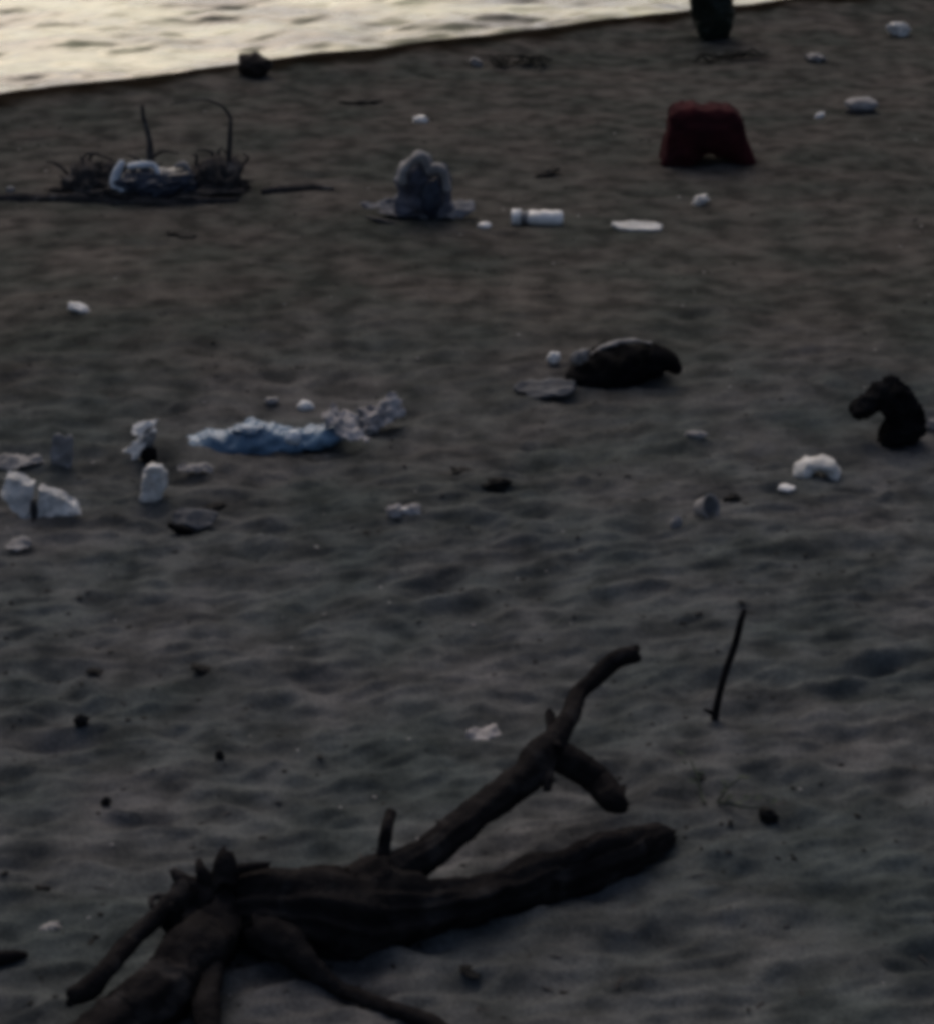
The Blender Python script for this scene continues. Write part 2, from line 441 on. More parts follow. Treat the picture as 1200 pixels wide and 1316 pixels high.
def lathe(name, base, axis, prof, mat, parent=None, seg=28, dent=0.0, seed=1, at=None, squash=1.0):
    """profile of (radius, along-axis) pairs turned about `axis` from `base`"""
    T = Vector(axis).normalized(); S = T.cross(Vector((0, 0, 1)))
    if S.length < .1: S = Vector((1, 0, 0))
    S.normalize(); B = T.cross(S)
    V = []; F = []
    for (r, h) in prof:
        for k in range(seg):
            an = 2 * math.pi * k / seg
            q = Vector(base) + T * h + S * r * math.cos(an) + B * r * math.sin(an) * squash
            if dent: q -= (S * math.cos(an) + B * math.sin(an)) * dent * r * max(0, vn(q, 22, seed)) * 2
            V.append(q)
    for i in range(len(prof) - 1):
        for k in range(seg):
            k2 = (k + 1) % seg
            F.append((i * seg + k, i * seg + k2, (i + 1) * seg + k2, (i + 1) * seg + k))
    for i in (0, len(prof) - 1):
        if prof[i][0] > .0005: F.append(tuple(i * seg + k for k in range(seg)))
    return from_pts(name, V, F, mat, parent, at)

# ------------------------------------------------------------------ setting: beach and sea
def grid_sheet(name, xs, ys, zf, mat):
    X, Y = np.meshgrid(xs, ys); sh = X.shape
    Z = zf(X.ravel(), Y.ravel())
    co = np.stack([X.ravel(), Y.ravel(), Z], 1).astype(np.float32)
    nx, ny = len(xs), len(ys)
    i = np.arange(nx - 1)[None, :] + np.arange(ny - 1)[:, None] * nx
    q = np.stack([i, i + 1, i + 1 + nx, i + nx], -1).reshape(-1, 4).astype(np.int32)
    me = bpy.data.meshes.new(name)
    me.vertices.add(len(co)); me.vertices.foreach_set('co', co.ravel())
    me.loops.add(q.size); me.loops.foreach_set('vertex_index', q.ravel())
    me.polygons.add(len(q)); me.polygons.foreach_set('loop_start', np.arange(0, q.size, 4, dtype=np.int32))
    me.update(calc_edges=True)
    o = link(name, me, mat); o['kind'] = 'structure'
    return o, X.ravel(), Y.ravel()
def spread(a, b, lim_lo, lim_hi, n, g=1.22):
    core = list(np.linspace(a, b, n)); st = (b - a) / (n - 1)
    d = st
    while core[-1] < lim_hi: d *= g; core.append(core[-1] + d)
    d = st
    while core[0] > lim_lo: d *= g; core.insert(0, core[0] - d)
    return np.array(core)
ys_core = np.concatenate([np.linspace(2.5, 5.5, 330, endpoint=False), np.linspace(5.5, 13.5, 480)])
yl = []; d = .02; y = 2.5
while y > -120: y -= d; d *= 1.22; yl.insert(0, y)
yh = []; d = .03; y = 13.5
while y < 400: y += d; d *= 1.22; yh.append(y)
xs = spread(-3.1, 3.1, -400, 400, 520)
beach, bx_, by_ = grid_sheet('beach_sand', xs, np.concatenate([yl, ys_core, yh]), ground, 'sand')
dsh = shore_d(bx_, by_)
for nm, val in (('wet', 1 - sstep(.22, .42, dsh + .10 * fbm(bx_ * 3, by_ * 3, 61, 2))),
                ('brown', sstep(4.6, 7.5, by_ + .5 * bx_ * -.4 + .8 * fbm(bx_ * .8, by_ * .8, 71, 2)))):
    a_ = beach.data.attributes.new(nm, 'FLOAT', 'POINT'); a_.data.foreach_set('value', val.astype(np.float32))

WZ = -.42
def waves(x, y):
    c, s = math.cos(.42), math.sin(.42)
    xr, yr = x * c + y * s, -x * s + y * c
    fade = 1 - sstep(60, 220, np.hypot(x, y - 10))
    z = .036 * fbm(xr * .5, yr * 1.3, 91, 2) + .036 * fbm(xr * 1.4 + 5, yr * 4.6, 93, 3)
    z = z + .016 * (1 - np.abs(fbm(xr * 1.1 + 2, yr * 3.1, 97, 2)))
    return WZ + z * fade
wx = spread(-6, 7, -4000, 4000, 420, 1.12); wy = spread(8.6, 24, 6, 7000, 520, 1.12)
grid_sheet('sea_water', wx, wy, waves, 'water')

# ------------------------------------------------------------------ driftwood in the foreground
def PH(px, py, h):                             # height h above the sand
    b = G(px, py); z = b.z
    for _ in range(6):
        p = at_h(px, py, z + h); z = gz(p.x, p.y)
    return p
def limb(name, spec, mat, parent, seed, **kw):
    kw.setdefault('kink', True); kw.setdefault('groove', .16); kw.setdefault('splinter', 1.0); kw.setdefault('fold', .12); kw.setdefault('step', .006); kw.setdefault('endcap', .35)
    """spec: (px, py, height above sand or None to lie on it, radius in px)"""
    pts = []; rad = []
    for (px, py, h, r) in spec:
        rr = r * mpp(G(px, py))
        p = PH(px, py, rr * .80 if h is None else h)
        pts.append(p); rad.append(r * mpp(p))
    return tube(name, pts, rad, mat, parent, seed, **kw)
dw = empty('driftwood', G(400, 1225), 'large dark forked driftwood log with stubby roots and an upright branch', 'driftwood')
limb('trunk', [(866, 1073, None, 8), (846, 1078, None, 19), (800, 1095, None, 32), (770, 1106, None, 36), (700, 1128, None, 34), (610, 1158, None, 31), (560, 1170, None, 34), (500, 1170, None, 50), (420, 1173, None, 56), (335, 1172, None, 50), (275, 1178, .06, 46), (235, 1205, .055, 34)], 'wood', dw, 3, seg=44, knob=.16, ridge=.26, fold=.06, groove=.26, ns=9, step=.008)
limb('branch', [(440, 1155, .06, 40), (500, 1128, .08, 36), (545, 1100, .10, 24), (590, 1064, .12, 23), (645, 1019, .14, 21), (695, 970, .17, 24), (722, 932, .20, 15), (748, 890, .22, 12), (774, 858, .245, 13), (798, 843, .255, 13), (820, 838, .265, 12)], 'wood', dw, 11, seg=30, knob=.16, ridge=.2, fold=.06, groove=.24, ns=10, step=.007)
limb('branch', [(700, 962, .17, 18), (735, 980, .14, 22), (762, 1003, .11, 20), (786, 1030, .085, 18), (802, 1037, .08, 10)], 'wood', dw, 14, seg=22, fold=.1, ns=14)
limb('twig', [(790, 1034, .09, 8), (799, 1022, .098, 6), (801, 1010, .105, 5)], 'wood', dw, 15, seg=10)
limb('twig', [(712, 965, .18, 11), (708, 938, .195, 9), (705, 913, .21, 6)], 'wood', dw, 16, seg=10)
limb('twig', [(704, 982, .155, 9), (704, 1002, .145, 7), (703, 1018, .138, 5)], 'wood', dw, 17, seg=10)
limb('twig', [(490, 1125, .10, 13), (494, 1085, .13, 9), (499, 1062, .145, 9), (503, 1042, .16, 7)], 'wood', dw, 18, seg=12)
limb('root', [(285, 1165, .07, 36), (256, 1226, .055, 40), (206, 1270, .045, 39), (152, 1306, .040, 37), (100, 1350, .04, 30), (40, 1400, None, 26)], 'wood', dw, 21, seg=30, knob=.22, ridge=.2, fold=.1, ns=13)
limb('root', [(240, 1146, .10, 20), (206, 1174, .10, 14), (168, 1211, .09, 13), (132, 1254, .075, 13), (112, 1276, .065, 16), (88, 1283, .06, 13)], 'wood', dw, 22, seg=16)
limb('root', [(268, 1185, .06, 26), (268, 1240, .045, 20), (267, 1300, .02, 17), (270, 1345, None, 15)], 'wood', dw, 23, seg=16)
limb('root', [(340, 1196, .05, 36), (388, 1236, .030, 19), (438, 1272, None, 11), (500, 1292, None, 10), (560, 1318, None, 11), (600, 1345, None, 8)], 'wood', dw, 24, seg=16)
limb('root', [(285, 1140, .12, 22), (288, 1112, .14, 15), (291, 1094, .15, 10)], 'wood', dw, 25, seg=12)
limb('root', [(268, 1142, .12, 16), (260, 1118, .135, 9), (256, 1106, .14, 5)], 'wood', dw, 26, seg=10)
limb('root', [(262, 1150, .11, 26), (238, 1135, .125, 14), (221, 1117, .135, 6)], 'wood', dw, 27, seg=12)
limb('root', [(280, 1128, .13, 12), (310, 1116, .14, 7), (348, 1111, .145, 4)], 'wood', dw, 28, seg=10)
limb('root', [(225, 1166, .11, 8), (205, 1172, .11, 6), (193, 1164, .112, 4), (196, 1153, .118, 4), (207, 1150, .12, 4), (216, 1157, .115, 6), (228, 1160, .11, 8)], 'wood', dw, 29, seg=8, knob=.1)

# ------------------------------------------------------------------ upright stick
sb = G(919, 924)
st = empty('upright_stick', sb, 'thin bare stick poking upright out of the sand', 'stick')
tube('shaft', [sb + Vector((-.004, 0, -.03)), at_y(921, 905, sb.y), at_y(931, 866, sb.y), at_y(944, 828, sb.y), at_y(951, 800, sb.y), at_y(956, 784, sb.y)], [.0085, .0085, .0080, .0070, .0065, .0050], 'wood', st, 5, seg=12)
tube('twig', [at_y(921, 920, sb.y), at_y(912, 915, sb.y - .005), at_y(904, 912, sb.y - .01)], [.006, .005, .003], 'wood', st, 6, seg=8)

# ------------------------------------------------------------------ mid-beach litter
# black bin bag
def bag_black():
    b = G(795, 492); k = mpp(b)
    e = empty('bin_bag', b, 'black crumpled plastic bag with a twisted tail lying on sand', 'bag')
    pillow('body', [(728, 476), (742, 466), (756, 456), (775, 447), (805, 442), (830, 444), (850, 454), (858, 468), (846, 476), (830, 480), (818, 490), (795, 499), (765, 505), (742, 504), (732, 494)], b.y + .03, 80 * k, 'black', e, 3, crumple=.014, ns=15, smooth=2)
    tube('twisted_end', [at_y(838, 462, b.y), at_y(856, 464, b.y - .01), at_y(866, 472, b.y - .02), at_y(872, 478, b.y - .02)], [20 * k, 12 * k, 8 * k, 5 * k], 'black', e, 8, ridge=.4)
    tube('sky_glint_edge', [at_y(758, 455, b.y + .01), at_y(782, 443, b.y + .03), at_y(812, 438, b.y + .03), at_y(836, 441, b.y + .03)], [2 * k, 4.5 * k, 4 * k, 2 * k], 'grey', e, 9, flat=.6, fold=.5, ridge=.4)  # grey tube stands in for the sky reflected along the bag's top
bag_black()
lump_px('foam_bit', 711, 459, 17, 22, 'white', 'small white lump beside the torn end of the black bag', 'litter', seed=4, depth=.8)
_b = G(795, 492); _k = mpp(_b)
tag(lump('plastic_scrap', at_y(744, 459, _b.y - .03), (10 * _k, 7 * _k, 7 * _k), 'grey', None, 7, 4, .5, .4, roty=-.5), 'pale crumpled scrap touching the shoulder of the black bag', 'litter')
def flat_board():
    b = G(700, 508); k = mpp(b)
    o = sheet('cardboard_piece', b + Vector((0, 0, .022)), (36 * k, .01, .006), (-.015, .045, .010), 'slate', None, 5, crumple=.008, thick=.008)
    tag(o, 'flat grey piece of board propped just in front of the black bag', 'board')
flat_board()

# black bent rubber piece on the right
def rubber_piece():
    b = G(1150, 566); k = mpp(b); y = b.y
    e = empty('rubber_scrap', b, 'bent black rubber scrap standing like a hooked arch', 'scrap')
    A = lambda px, py, dy=0: at_y(px, py, y + dy)
    pillow('body', [(1094, 526), (1106, 514), (1124, 498), (1136, 488), (1150, 488), (1164, 501), (1180, 518), (1184, 536), (1188, 556), (1176, 562), (1158, 570), (1136, 578), (1126, 570), (1134, 556), (1141, 542), (1136, 526), (1124, 522), (1112, 534), (1102, 538)], y, 46 * k, 'rubber', e, 4, vox=.005, thin=.45, crumple=.013, ns=20, smooth=2)
    lump('torn_flap', A(1139, 570, -.01), (15 * k, 14 * k, 9 * k), 'rubber', e, 3, 4, .3, .1)
rubber_piece()
lump_px('plastic_scrap', 1197, 546, 18, 22, 'grey', 'pale grey scrap beside the bent black rubber', 'litter', seed=12, amp=.4)

def cup(px, py, rpx, axis, name, label, mat, hpx=None, inner='gap_shade', sink=.35):
    b = G(px, py); k = mpp(b); r = rpx * k; T = Vector(axis).normalized(); h = (hpx or rpx * 1.6) * k
    e = empty(name, b, label, 'cup' if 'cup' in name else 'bowl')
    c = b + Vector((0, 0, r * (1 - sink))) - T * h * .5
    lathe('wall', c, T, [(.001, 0), (r * .55, .0), (r * .68, h * .1), (r * .95, h * .85), (r * 1.06, h * .97), (r * 1.06, h), (r * .93, h), (r * .84, h * .8), (r * .6, h * .14)], mat, e, dent=.12)
    lathe('inner_base', c, T, [(r * .62, h * .16), (.001, h * .17)], inner, e)  # dark disc puts the shade of the cup's mouth into colour
    return e
def foam_chunk():
    b = G(1050, 612)
    o = pillow('curved_foam_chunk', [(1019, 610), (1022, 598), (1036, 590), (1056, 588), (1070, 592), (1078, 604), (1076, 617), (1066, 614), (1060, 605), (1050, 601), (1044, 605), (1038, 613), (1026, 615)], b.y, .075, 'foam', None, 6, vox=.004, thin=.4, crumple=.005, ns=24, smooth=2)
    tag(o, 'curved white foam chunk arching over a small dark gap', 'foam')
foam_chunk()
lump_px('foam_bit', 1010, 626, 22, 15, 'white', 'small white chip just beside the curved foam chunk', 'litter', seed=5, depth=.8)
cup(904, 662, 16, (.55, -.6, .35), 'plastic_cup', 'small grey plastic cup half buried with a dark mouth', 'grey', hpx=24, sink=.45)
lump_px('shell', 868, 672, 16, 24, 'grey', 'dull upright shell fragment beside the half buried grey cup', 'shell', seed=15, amp=.3)
lump_px('plastic_scrap', 893, 559, 28, 14, 'grey', 'lone pale scrap on the sand between black bag and bent rubber', 'litter', seed=17, amp=.4, depth=.5)
def wing_scrap():
    b = G(519, 662); k = mpp(b)
    e = empty('torn_film', b, 'pale torn film with two raised lobes alone on sand', 'litter')
    lump('lobe', b + Vector((-11 * k, 0, 5 * k)), (11 * k, 9 * k, 8 * k), 'tan', e, 3, 4, .35, .25)
    lump('lobe', b + Vector((11 * k, .004, 5 * k)), (11 * k, 9 * k, 8 * k), 'tan', e, 6, 4, .35, .25)
    tube('thin_middle', [b + Vector((-9 * k, 0, 5 * k)), b + Vector((0, 0, 6 * k)), b + Vector((10 * k, 0, 5 * k)), b + Vector((22 * k, -.01, 1 * k))], [5 * k, 4 * k, 5 * k, 3 * k], 'white', e, 4, seg=12, ridge=.3)
wing_scrap()
def film(px, py, wpx, hpx, mat, label, seed, name='plastic_film', ragged=.3):
    b = G(px, py + hpx * .2); k = mpp(b)
    o = sheet(name, b + Vector((0, 0, hpx * k * .22 + .004)), (wpx * k / 2, .01, 0), (-.006, hpx * k * .8, hpx * k * .28), mat, None, seed, n=14, crumple=.012, ns=22, ragged=ragged)
    return tag(o, label, 'litter')
film(620, 945, 40, 14, 'tan', 'faint pale plastic film flat on sand above the driftwood', 4)

# blue film bag
def blue_bag():
    b = G(345, 578); k = mpp(b); y = b.y
    e = empty('blue_plastic_bag', b, 'long crumpled pale blue plastic bag lying along the sand', 'bag')
    A = lambda px, py, dy=0: at_y(px, py, y + dy)
    pillow('body', [(234, 582), (240, 566), (262, 558), (290, 556), (308, 550), (322, 543), (338, 546), (358, 551), (378, 556), (400, 552), (420, 548), (440, 550), (448, 560), (430, 567), (408, 574), (384, 579), (362, 588), (330, 592), (295, 592), (262, 592), (242, 594)], y, 62 * k, 'blue', e, 5, vox=.005, thin=.3, crumple=.010, ns=16, smooth=2)
    tube('neck', [A(400, 562, .04), A(418, 556, .06), A(440, 556, .07), A(462, 560, .06)], [14 * k, 15 * k, 12 * k, 5 * k], 'blue', e, 9, seg=24, ridge=.35, flat=.7)
    lump('white_fold', A(322, 552, -.02), (20 * k, 16 * k, 6 * k), 'blue', e, 4, 4, .3, .15)
    lump('white_fold', A(377, 563, -.05), (10 * k, 8 * k, 9 * k), 'paleblue', e, 8, 3, .3, .2)
blue_bag()
def white_ring():
    b = G(437, 560); k = mpp(b); y = G(345, 578).y - .02
    A = lambda px, py: at_y(px, py, y)
    o = sheet('curled_film', A(440, 549) + Vector((0, .01, 0)), A(464, 560) - A(440, 553), Vector((-.02, .05, .022)), 'tan', None, 4, n=20, crumple=.022, ns=24, ragged=.5)
    tag(o, 'curled white plastic film lying over the end of the blue bag', 'film')
white_ring()
def tan_film():
    b = G(492, 552); k = mpp(b); y = b.y
    A = lambda px, py: at_y(px, py, y)
    e = empty('pale_film_bag', b, 'pale crumpled film trailing off the end of the blue bag', 'bag')
    sheet('body', A(492, 533), Vector((26 * k, .0, 13 * k)), Vector((-.012, .03, 12 * k)), 'tan', e, 6, n=22, crumple=.022, ns=22, ragged=.5)
    sheet('torn_strip', A(475, 545), Vector((24 * k, .0, 6 * k)), Vector((-.006, .03, 6 * k)), 'tan', e, 9, n=18, crumple=.018, ns=24, ragged=.5)
    lump('puffed_end', A(504, 531) + Vector((0, .03, 0)), (11 * k, 11 * k, 12 * k), 'tan', e, 5, 4, .35, .4, 2.2)
tan_film()
lump_px('foam_bit', 350, 514, 18, 14, 'grey', 'dull pale foam bit on sand behind the blue bag', 'litter', seed=21)
lump_px('foam_bit', 393, 521, 21, 20, 'white', 'brighter white foam bit on sand behind the blue bag', 'litter', seed=22)
film(252, 605, 46, 10, 'grey', 'narrow grey plastic strip lying under the left end of the blue bag', 9, 'plastic_strip', .1)

# white litter heap on the left
def twisted():
    b = G(182, 592); k = mpp(b); y = b.y
    A = lambda px, py, dy=0: at_y(px, py, y + dy)
    e = empty('twisted_wrapper', b, 'twisted white wrapper with a black knot in its middle', 'wrapper')
    sheet('wrapper', A(172, 583), A(190, 567) - A(172, 583), Vector((-.004, .02, 7 * k)), 'white', e, 5, n=18, crumple=.014, ns=26, ragged=.45)
    sheet('folded_top', A(187, 553, .01), A(203, 549) - A(187, 553), Vector((.002, .02, 6 * k)), 'white', e, 7, n=16, crumple=.012, ns=28, ragged=.45)
    sheet('crease', A(190, 565, .005), A(186, 574) - A(191, 556), Vector((7 * k, .01, 0)), 'grey', e, 8, n=14, crumple=.010, ns=28, ragged=.4)
    lump('black_knot', A(192, 585, -.02), (11 * k, 10 * k, 12 * k), 'black', e, 4, 3, .25)
twisted()
def standing_cup():
    b = G(196, 638); k = mpp(b)
    e = empty('paper_cup', b, 'crushed white paper cup standing in front of the twisted wrapper', 'cup')
    pillow('body', [(181, 644), (184, 624), (187, 604), (196, 598), (208, 600), (215, 610), (213, 628), (206, 642)], b.y, 26 * k, 'foam', e, 5, vox=.004, thin=.4, crumple=.006, ns=24, smooth=2)
    tube('folded_rim', [at_y(186, 605, b.y - .02), at_y(197, 600, b.y - .024), at_y(208, 602, b.y - .02)], [2 * k, 3 * k, 2 * k], 'white', e, 3, seg=10, fold=.3)
standing_cup()
def carton():
    b = G(52, 664); k = mpp(b); y = b.y
    A = lambda px, py, dy=0: at_y(px, py, y + dy)
    e = empty('foam_box_piece', b, 'large torn white foam box piece with a dark notch, biggest white litter', 'foam box')
    def slab(name, pix, d0, d1, mat, seed):
        V = []; P0 = max(q[1] for q in pix)
        n = len(pix)
        for d_ in (d0, d1):
            for (px, py) in pix: V.append(at_y(px, py, y) + Vector((0, d_ + (P0 - py) * k * .45, d_ * .35)))
        F = [tuple(range(n)), tuple(range(2 * n - 1, n - 1, -1))] + [(i, (i + 1) % n, n + (i + 1) % n, n + i) for i in range(n)]
        o = from_pts(name, V, F, mat, e, smooth=False)
        bm = bmesh.new(); bm.from_mesh(o.data)
        bmesh.ops.triangulate(bm, faces=[f for f in bm.faces if len(f.verts) > 4])
        bmesh.ops.subdivide_edges(bm, edges=bm.edges, cuts=5, use_grid_fill=True)
        for v in bm.verts:
            v.co += Vector((vn(v.co, 40, seed), vn(v.co, 40, seed + 2), vn(v.co, 40, seed + 4))) * .007 + Vector((vn(v.co, 110, seed), vn(v.co, 110, seed + 2), vn(v.co, 110, seed + 4))) * .004
        bm.to_mesh(o.data); bm.free()
        return o
    slab('side_panel', [(0, 640), (6, 622), (22, 625), (40, 632), (40, 672), (34, 670), (14, 655)], -.006, .022, 'foam', 3)
    slab('broken_flange', [(48, 633), (70, 640), (90, 648), (104, 660), (90, 662), (74, 667), (60, 665), (49, 668)], -.006, .018, 'foam', 6)
    lump('notch_shade', A(44, 656, -.002), (5 * k, 8 * k, 17 * k), 'gap_shade', e, 3, 3, .2)  # dark lump between the panels, painted shade of the notch
carton()
film(24, 597, 62, 16, 'grey', 'grey film sheet lying flat behind the torn foam box', 14)
def stand_scrap():
    b = G(82, 598); k = mpp(b)
    o = sheet('paper_scrap', b + Vector((0, .01, 16 * k)), (14 * k, 0, 0), (2 * k, .012, 21 * k), 'grey', None, 12, n=14, crumple=.012, ns=24, ragged=.35, thick=.004)
    tag(o, 'upright pale paper scrap stuck in sand behind the foam box', 'litter')
stand_scrap()
def tilted_shard():
    b = G(250, 676); k = mpp(b)
    e = empty('plastic_shard', b, 'blue grey plastic shard tilted over a dark edge', 'shard')
    sheet('shard', b + Vector((0, .01, 8 * k)), (28 * k, .0, -.006), (.01, .030, .010), 'slate', e, 7, n=14, crumple=.01, thick=.005)
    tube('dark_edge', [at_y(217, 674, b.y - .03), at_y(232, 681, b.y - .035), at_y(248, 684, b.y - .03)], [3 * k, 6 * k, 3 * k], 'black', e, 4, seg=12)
tilted_shard()
film(24, 703, 30, 14, 'grey', 'small dull film scrap on sand in front of the torn foam box', 19)

# ------------------------------------------------------------------ far litter
def bottle():
    b = G(690, 287); k = mpp(b); T = Vector((1, -.08, .0)).normalized(); r = 10.5 * k
    e = empty('plastic_bottle', b, 'clear white plastic bottle lying on its side with a grey band', 'bottle')
    s = at_y(657, 281, b.y); s.z = b.z + r * .75
    L = 66 * k
    lathe('cap', s, T, [(.001, 0), (r * .98, 0), (r * 1.02, .004), (r * 1.02, 12 * k), (.001, 12 * k)], 'white', e)
    lathe('neck_band', s, T, [(r * .7, 12 * k), (r * .8, 15 * k), (r * .9, 21 * k)], 'grey', e)
    lathe('body', s, T, [(r * .85, 20 * k), (r * .98, 25 * k), (r * .93, 36 * k), (r, 40 * k), (r * .92, 52 * k), (r, L - 8 * k), (r * .9, L - 1.5 * k), (r * .5, L), (.001, L - .004)], 'white', e, dent=.22, seed=6)
bottle()
def strip():
    b = G(818, 294); k = mpp(b)
    o = sheet('foam_strip', b + Vector((0, 0, .012)), (31 * k, 0, -.003), (-.008, .03, .008), 'foam', None, 5, n=14, crumple=.005, ns=20, thick=.014, ragged=.15)
    tag(o, 'flat white foam strip tapering at one end near the bottle', 'litter')
strip()
lump_px('foam_bit', 622, 289, 17, 13, 'white', 'small white bit between the grey bag and the bottle', 'litter', seed=31)
def grey_bag():
    b = G(543, 276); k = mpp(b); y = b.y
    A = lambda px, py, dy=0: at_y(px, py, y - .085 + dy)
    e = empty('grey_plastic_bag', b, 'puffed grey translucent plastic bag standing upright with spread hem', 'bag')
    pillow('body', [(506, 274), (511, 250), (512, 228), (518, 212), (530, 206), (540, 198), (550, 205), (556, 216), (570, 216), (577, 230), (576, 252), (582, 274), (565, 282), (540, 284), (518, 282)], y, 58 * k, 'bagfilm', e, 6, vox=.008, thin=.35, crumple=.020, ns=12)
    lump('dark_filling', A(554, 254, .0), (15 * k, 12 * k, 24 * k), 'navy', e, 3, 4, .2, .1)
    tube('handle', [A(517, 235), A(520, 218), A(530, 208), A(541, 200), A(548, 208), A(551, 220)], [6 * k, 7 * k, 6 * k, 7 * k, 6 * k, 4 * k], 'grey', e, 4, seg=14, ridge=.5, fold=.3)
    tube('handle', [A(549, 221), A(558, 217), A(568, 219), A(573, 228), A(575, 245)], [5 * k, 6 * k, 6 * k, 5 * k, 5 * k], 'grey', e, 8, seg=14, ridge=.5, fold=.3)
    sheet('hem', b + Vector((-.055, -.03, .022)), (54 * k, -.01, -.008), (0, .05, .016), 'midgrey', e, 5, n=20, crumple=.020, ns=14, ragged=.5)
    sheet('hem', b + Vector((.105, -.02, .018)), (30 * k, 0, .003), (0, .05, .016), 'midgrey', e, 8, n=18, crumple=.018, ns=14, ragged=.5)
    tube('hem_shade', [A(472, 279, -.03), A(486, 283, -.05), A(505, 288, -.06), A(520, 290, -.06)], [2 * k, 4 * k, 4 * k, 2 * k], 'gap_shade', e, 3, seg=10)  # dark tube paints the shade along the foot of the hem
grey_bag()
def red_sack():
    b = G(908, 205); k = mpp(b); y = b.y
    A = lambda px, py, dy=0: at_y(px, py, y + dy)
    e = empty('red_sack', b, 'dark red sack arched over a hump of sand', 'sack')
    pillow('body', [(848, 210), (852, 190), (858, 164), (860, 144), (868, 135), (888, 134), (903, 138), (918, 136), (938, 138), (950, 148), (956, 170), (962, 190), (968, 208), (954, 211), (942, 206), (930, 199), (914, 193), (902, 195), (896, 204), (888, 212), (866, 212)], y, 70 * k, 'red', e, 4, vox=.008, thin=.6, crumple=.009, ns=10, smooth=1)
    tube('torn_mouth_edge', [A(894, 206, -.03), A(901, 196, -.04), A(914, 193, -.04), A(932, 200, -.04)], [2.5 * k, 3 * k, 3 * k, 2.5 * k], 'red', e, 13, seg=10, ridge=.4)
red_sack()
def green_sack():
    b = G(913, 48); k = mpp(b); y = b.y
    A = lambda px, py, dy=0: at_y(px, py, y + dy)
    e = empty('green_sack', b, 'dark green sack standing on the crest against the bright water', 'sack')
    pillow('body', [(900, 50), (893, 32), (886, 10), (882, -15), (884, -45), (896, -62), (918, -62), (934, -45), (940, -15), (941, 15), (938, 34), (926, 46), (914, 54)], y, 62 * k, 'green', e, 4, vox=.010, thin=.35, crumple=.012, ns=9)
    tube('gathered_neck', [A(908, -58), A(906, -72), A(908, -90)], [13 * k, 8 * k, 15 * k], 'green', e, 7, seg=18, ridge=.4)
    lump('side_fold', A(933, 26, -.02), (9 * k, 10 * k, 22 * k), 'green', e, 5, 3, .3)
green_sack()

# crest rock, stump and pole on the left
lump_px('crest_rock', 328, 82, 44, 46, 'brownstone', 'dark rounded rock sitting on the sand crest at the water', 'rock', seed=5, depth=.8)
def stump():
    b = G(200, 250); k = mpp(b); y = b.y + .06
    A = lambda px, py, dy=0: at_y(px, py, y + dy)
    e = empty('driftwood_stump', b, 'dark old driftwood stump with a thin arching branch, behind a pale bag', 'stump')
    lump('stump_body', A(200, 240), (108 * k, 56 * k, 20 * k), 'oldwood', e, 8, 5, .3, .25, 2.6, floor=b.z - .01)
    lump('root_mass', A(118, 236), (30 * k, 40 * k, 27 * k), 'oldwood', e, 4, 4, .35, .3, floor=b.z - .01)
    lump('root_mass', A(279, 234), (33 * k, 40 * k, 29 * k), 'oldwood', e, 6, 4, .35, .3, floor=b.z - .01)
    rr = random.Random(12)
    for i in range(34):                        # tangled rootlets
        x0 = rr.choice((rr.uniform(92, 150), rr.uniform(250, 306), rr.uniform(92, 306))); dy = rr.uniform(-.08, .10)
        x1 = x0 + rr.gauss(0, 24); top = rr.uniform(190, 222)
        tube('rootlet', [A(x0, 250, dy), A(x0 + (x1 - x0) * .4 + rr.gauss(0, 5), 250 - (250 - top) * .55, dy), A(x1, top, dy + rr.uniform(-.05, .05)), A(x1 + rr.gauss(0, 16), top + rr.uniform(-6, 16), dy)], [3.2 * k, 2.6 * k, 2 * k, 1 * k], 'oldwood', e, 40 + i, seg=7, step=.02, kink=True)
    tube('broken_branch', [A(196, 215), A(192, 180), A(186, 155), A(183, 134)], [6 * k, 4.5 * k, 3.5 * k, 2 * k], 'palewood', e, 5, seg=14, kink=True, groove=.2, splinter=1)
    tube('broken_branch', [A(294, 205), A(296, 172), A(297, 150), A(286, 135), A(268, 128), A(242, 129), (A(218, 135))], [3.5 * k, 3 * k, 2.4 * k, 1.6 * k, 1.2 * k, 1 * k, .7 * k], 'palewood', e, 6, seg=12, kink=True)
stump()
def pale_bag():
    b = G(192, 250); k = mpp(b); y = b.y - .05
    A = lambda px, py, dy=0: at_y(px, py, y + dy)
    e = empty('blue_white_bag', b, 'navy plastic bag with pale edges crumpled against the dark stump', 'bag')
    lump('body', A(200, 236), (50 * k, 28 * k, 20 * k), 'navy', e, 4, 5, .2, .16, floor=b.z - .006)
    tube('pale_edge', [A(160, 246, -.04), A(149, 238, -.03), A(151, 222, -.02), A(158, 208, 0)], [7 * k, 7 * k, 6 * k, 4 * k], 'paleblue', e, 4, seg=14, ridge=.3)
    tube('pale_edge', [A(166, 214, -.02), A(182, 212, -.03), A(198, 213, -.03), A(205, 224, -.05)], [4 * k, 5 * k, 4 * k, 3 * k], 'paleblue', e, 7, seg=14, ridge=.3)
    tube('pale_edge', [A(226, 214, -.02), A(236, 212, -.02), A(243, 220, -.02)], [3 * k, 5 * k, 3 * k], 'grey', e, 9, seg=12, ridge=.3)
pale_bag()
def pole(name, pix, r, label, seed, mat='oldwood'):
    pts = []
    for (px, py) in pix:
        b = G(px, py); pts.append(b + Vector((0, 0, r * mpp(b) * .15)))
    o = tube(name, pts, [r * mpp(pts[0]) * f for f in ([.6] + [1] * (len(pts) - 2) + [.5])], mat, None, seed, seg=14, ridge=.35, step=.015, kink=True, fold=.25)
    return tag(o, label, 'pole' if 'pole' in name else 'branch')
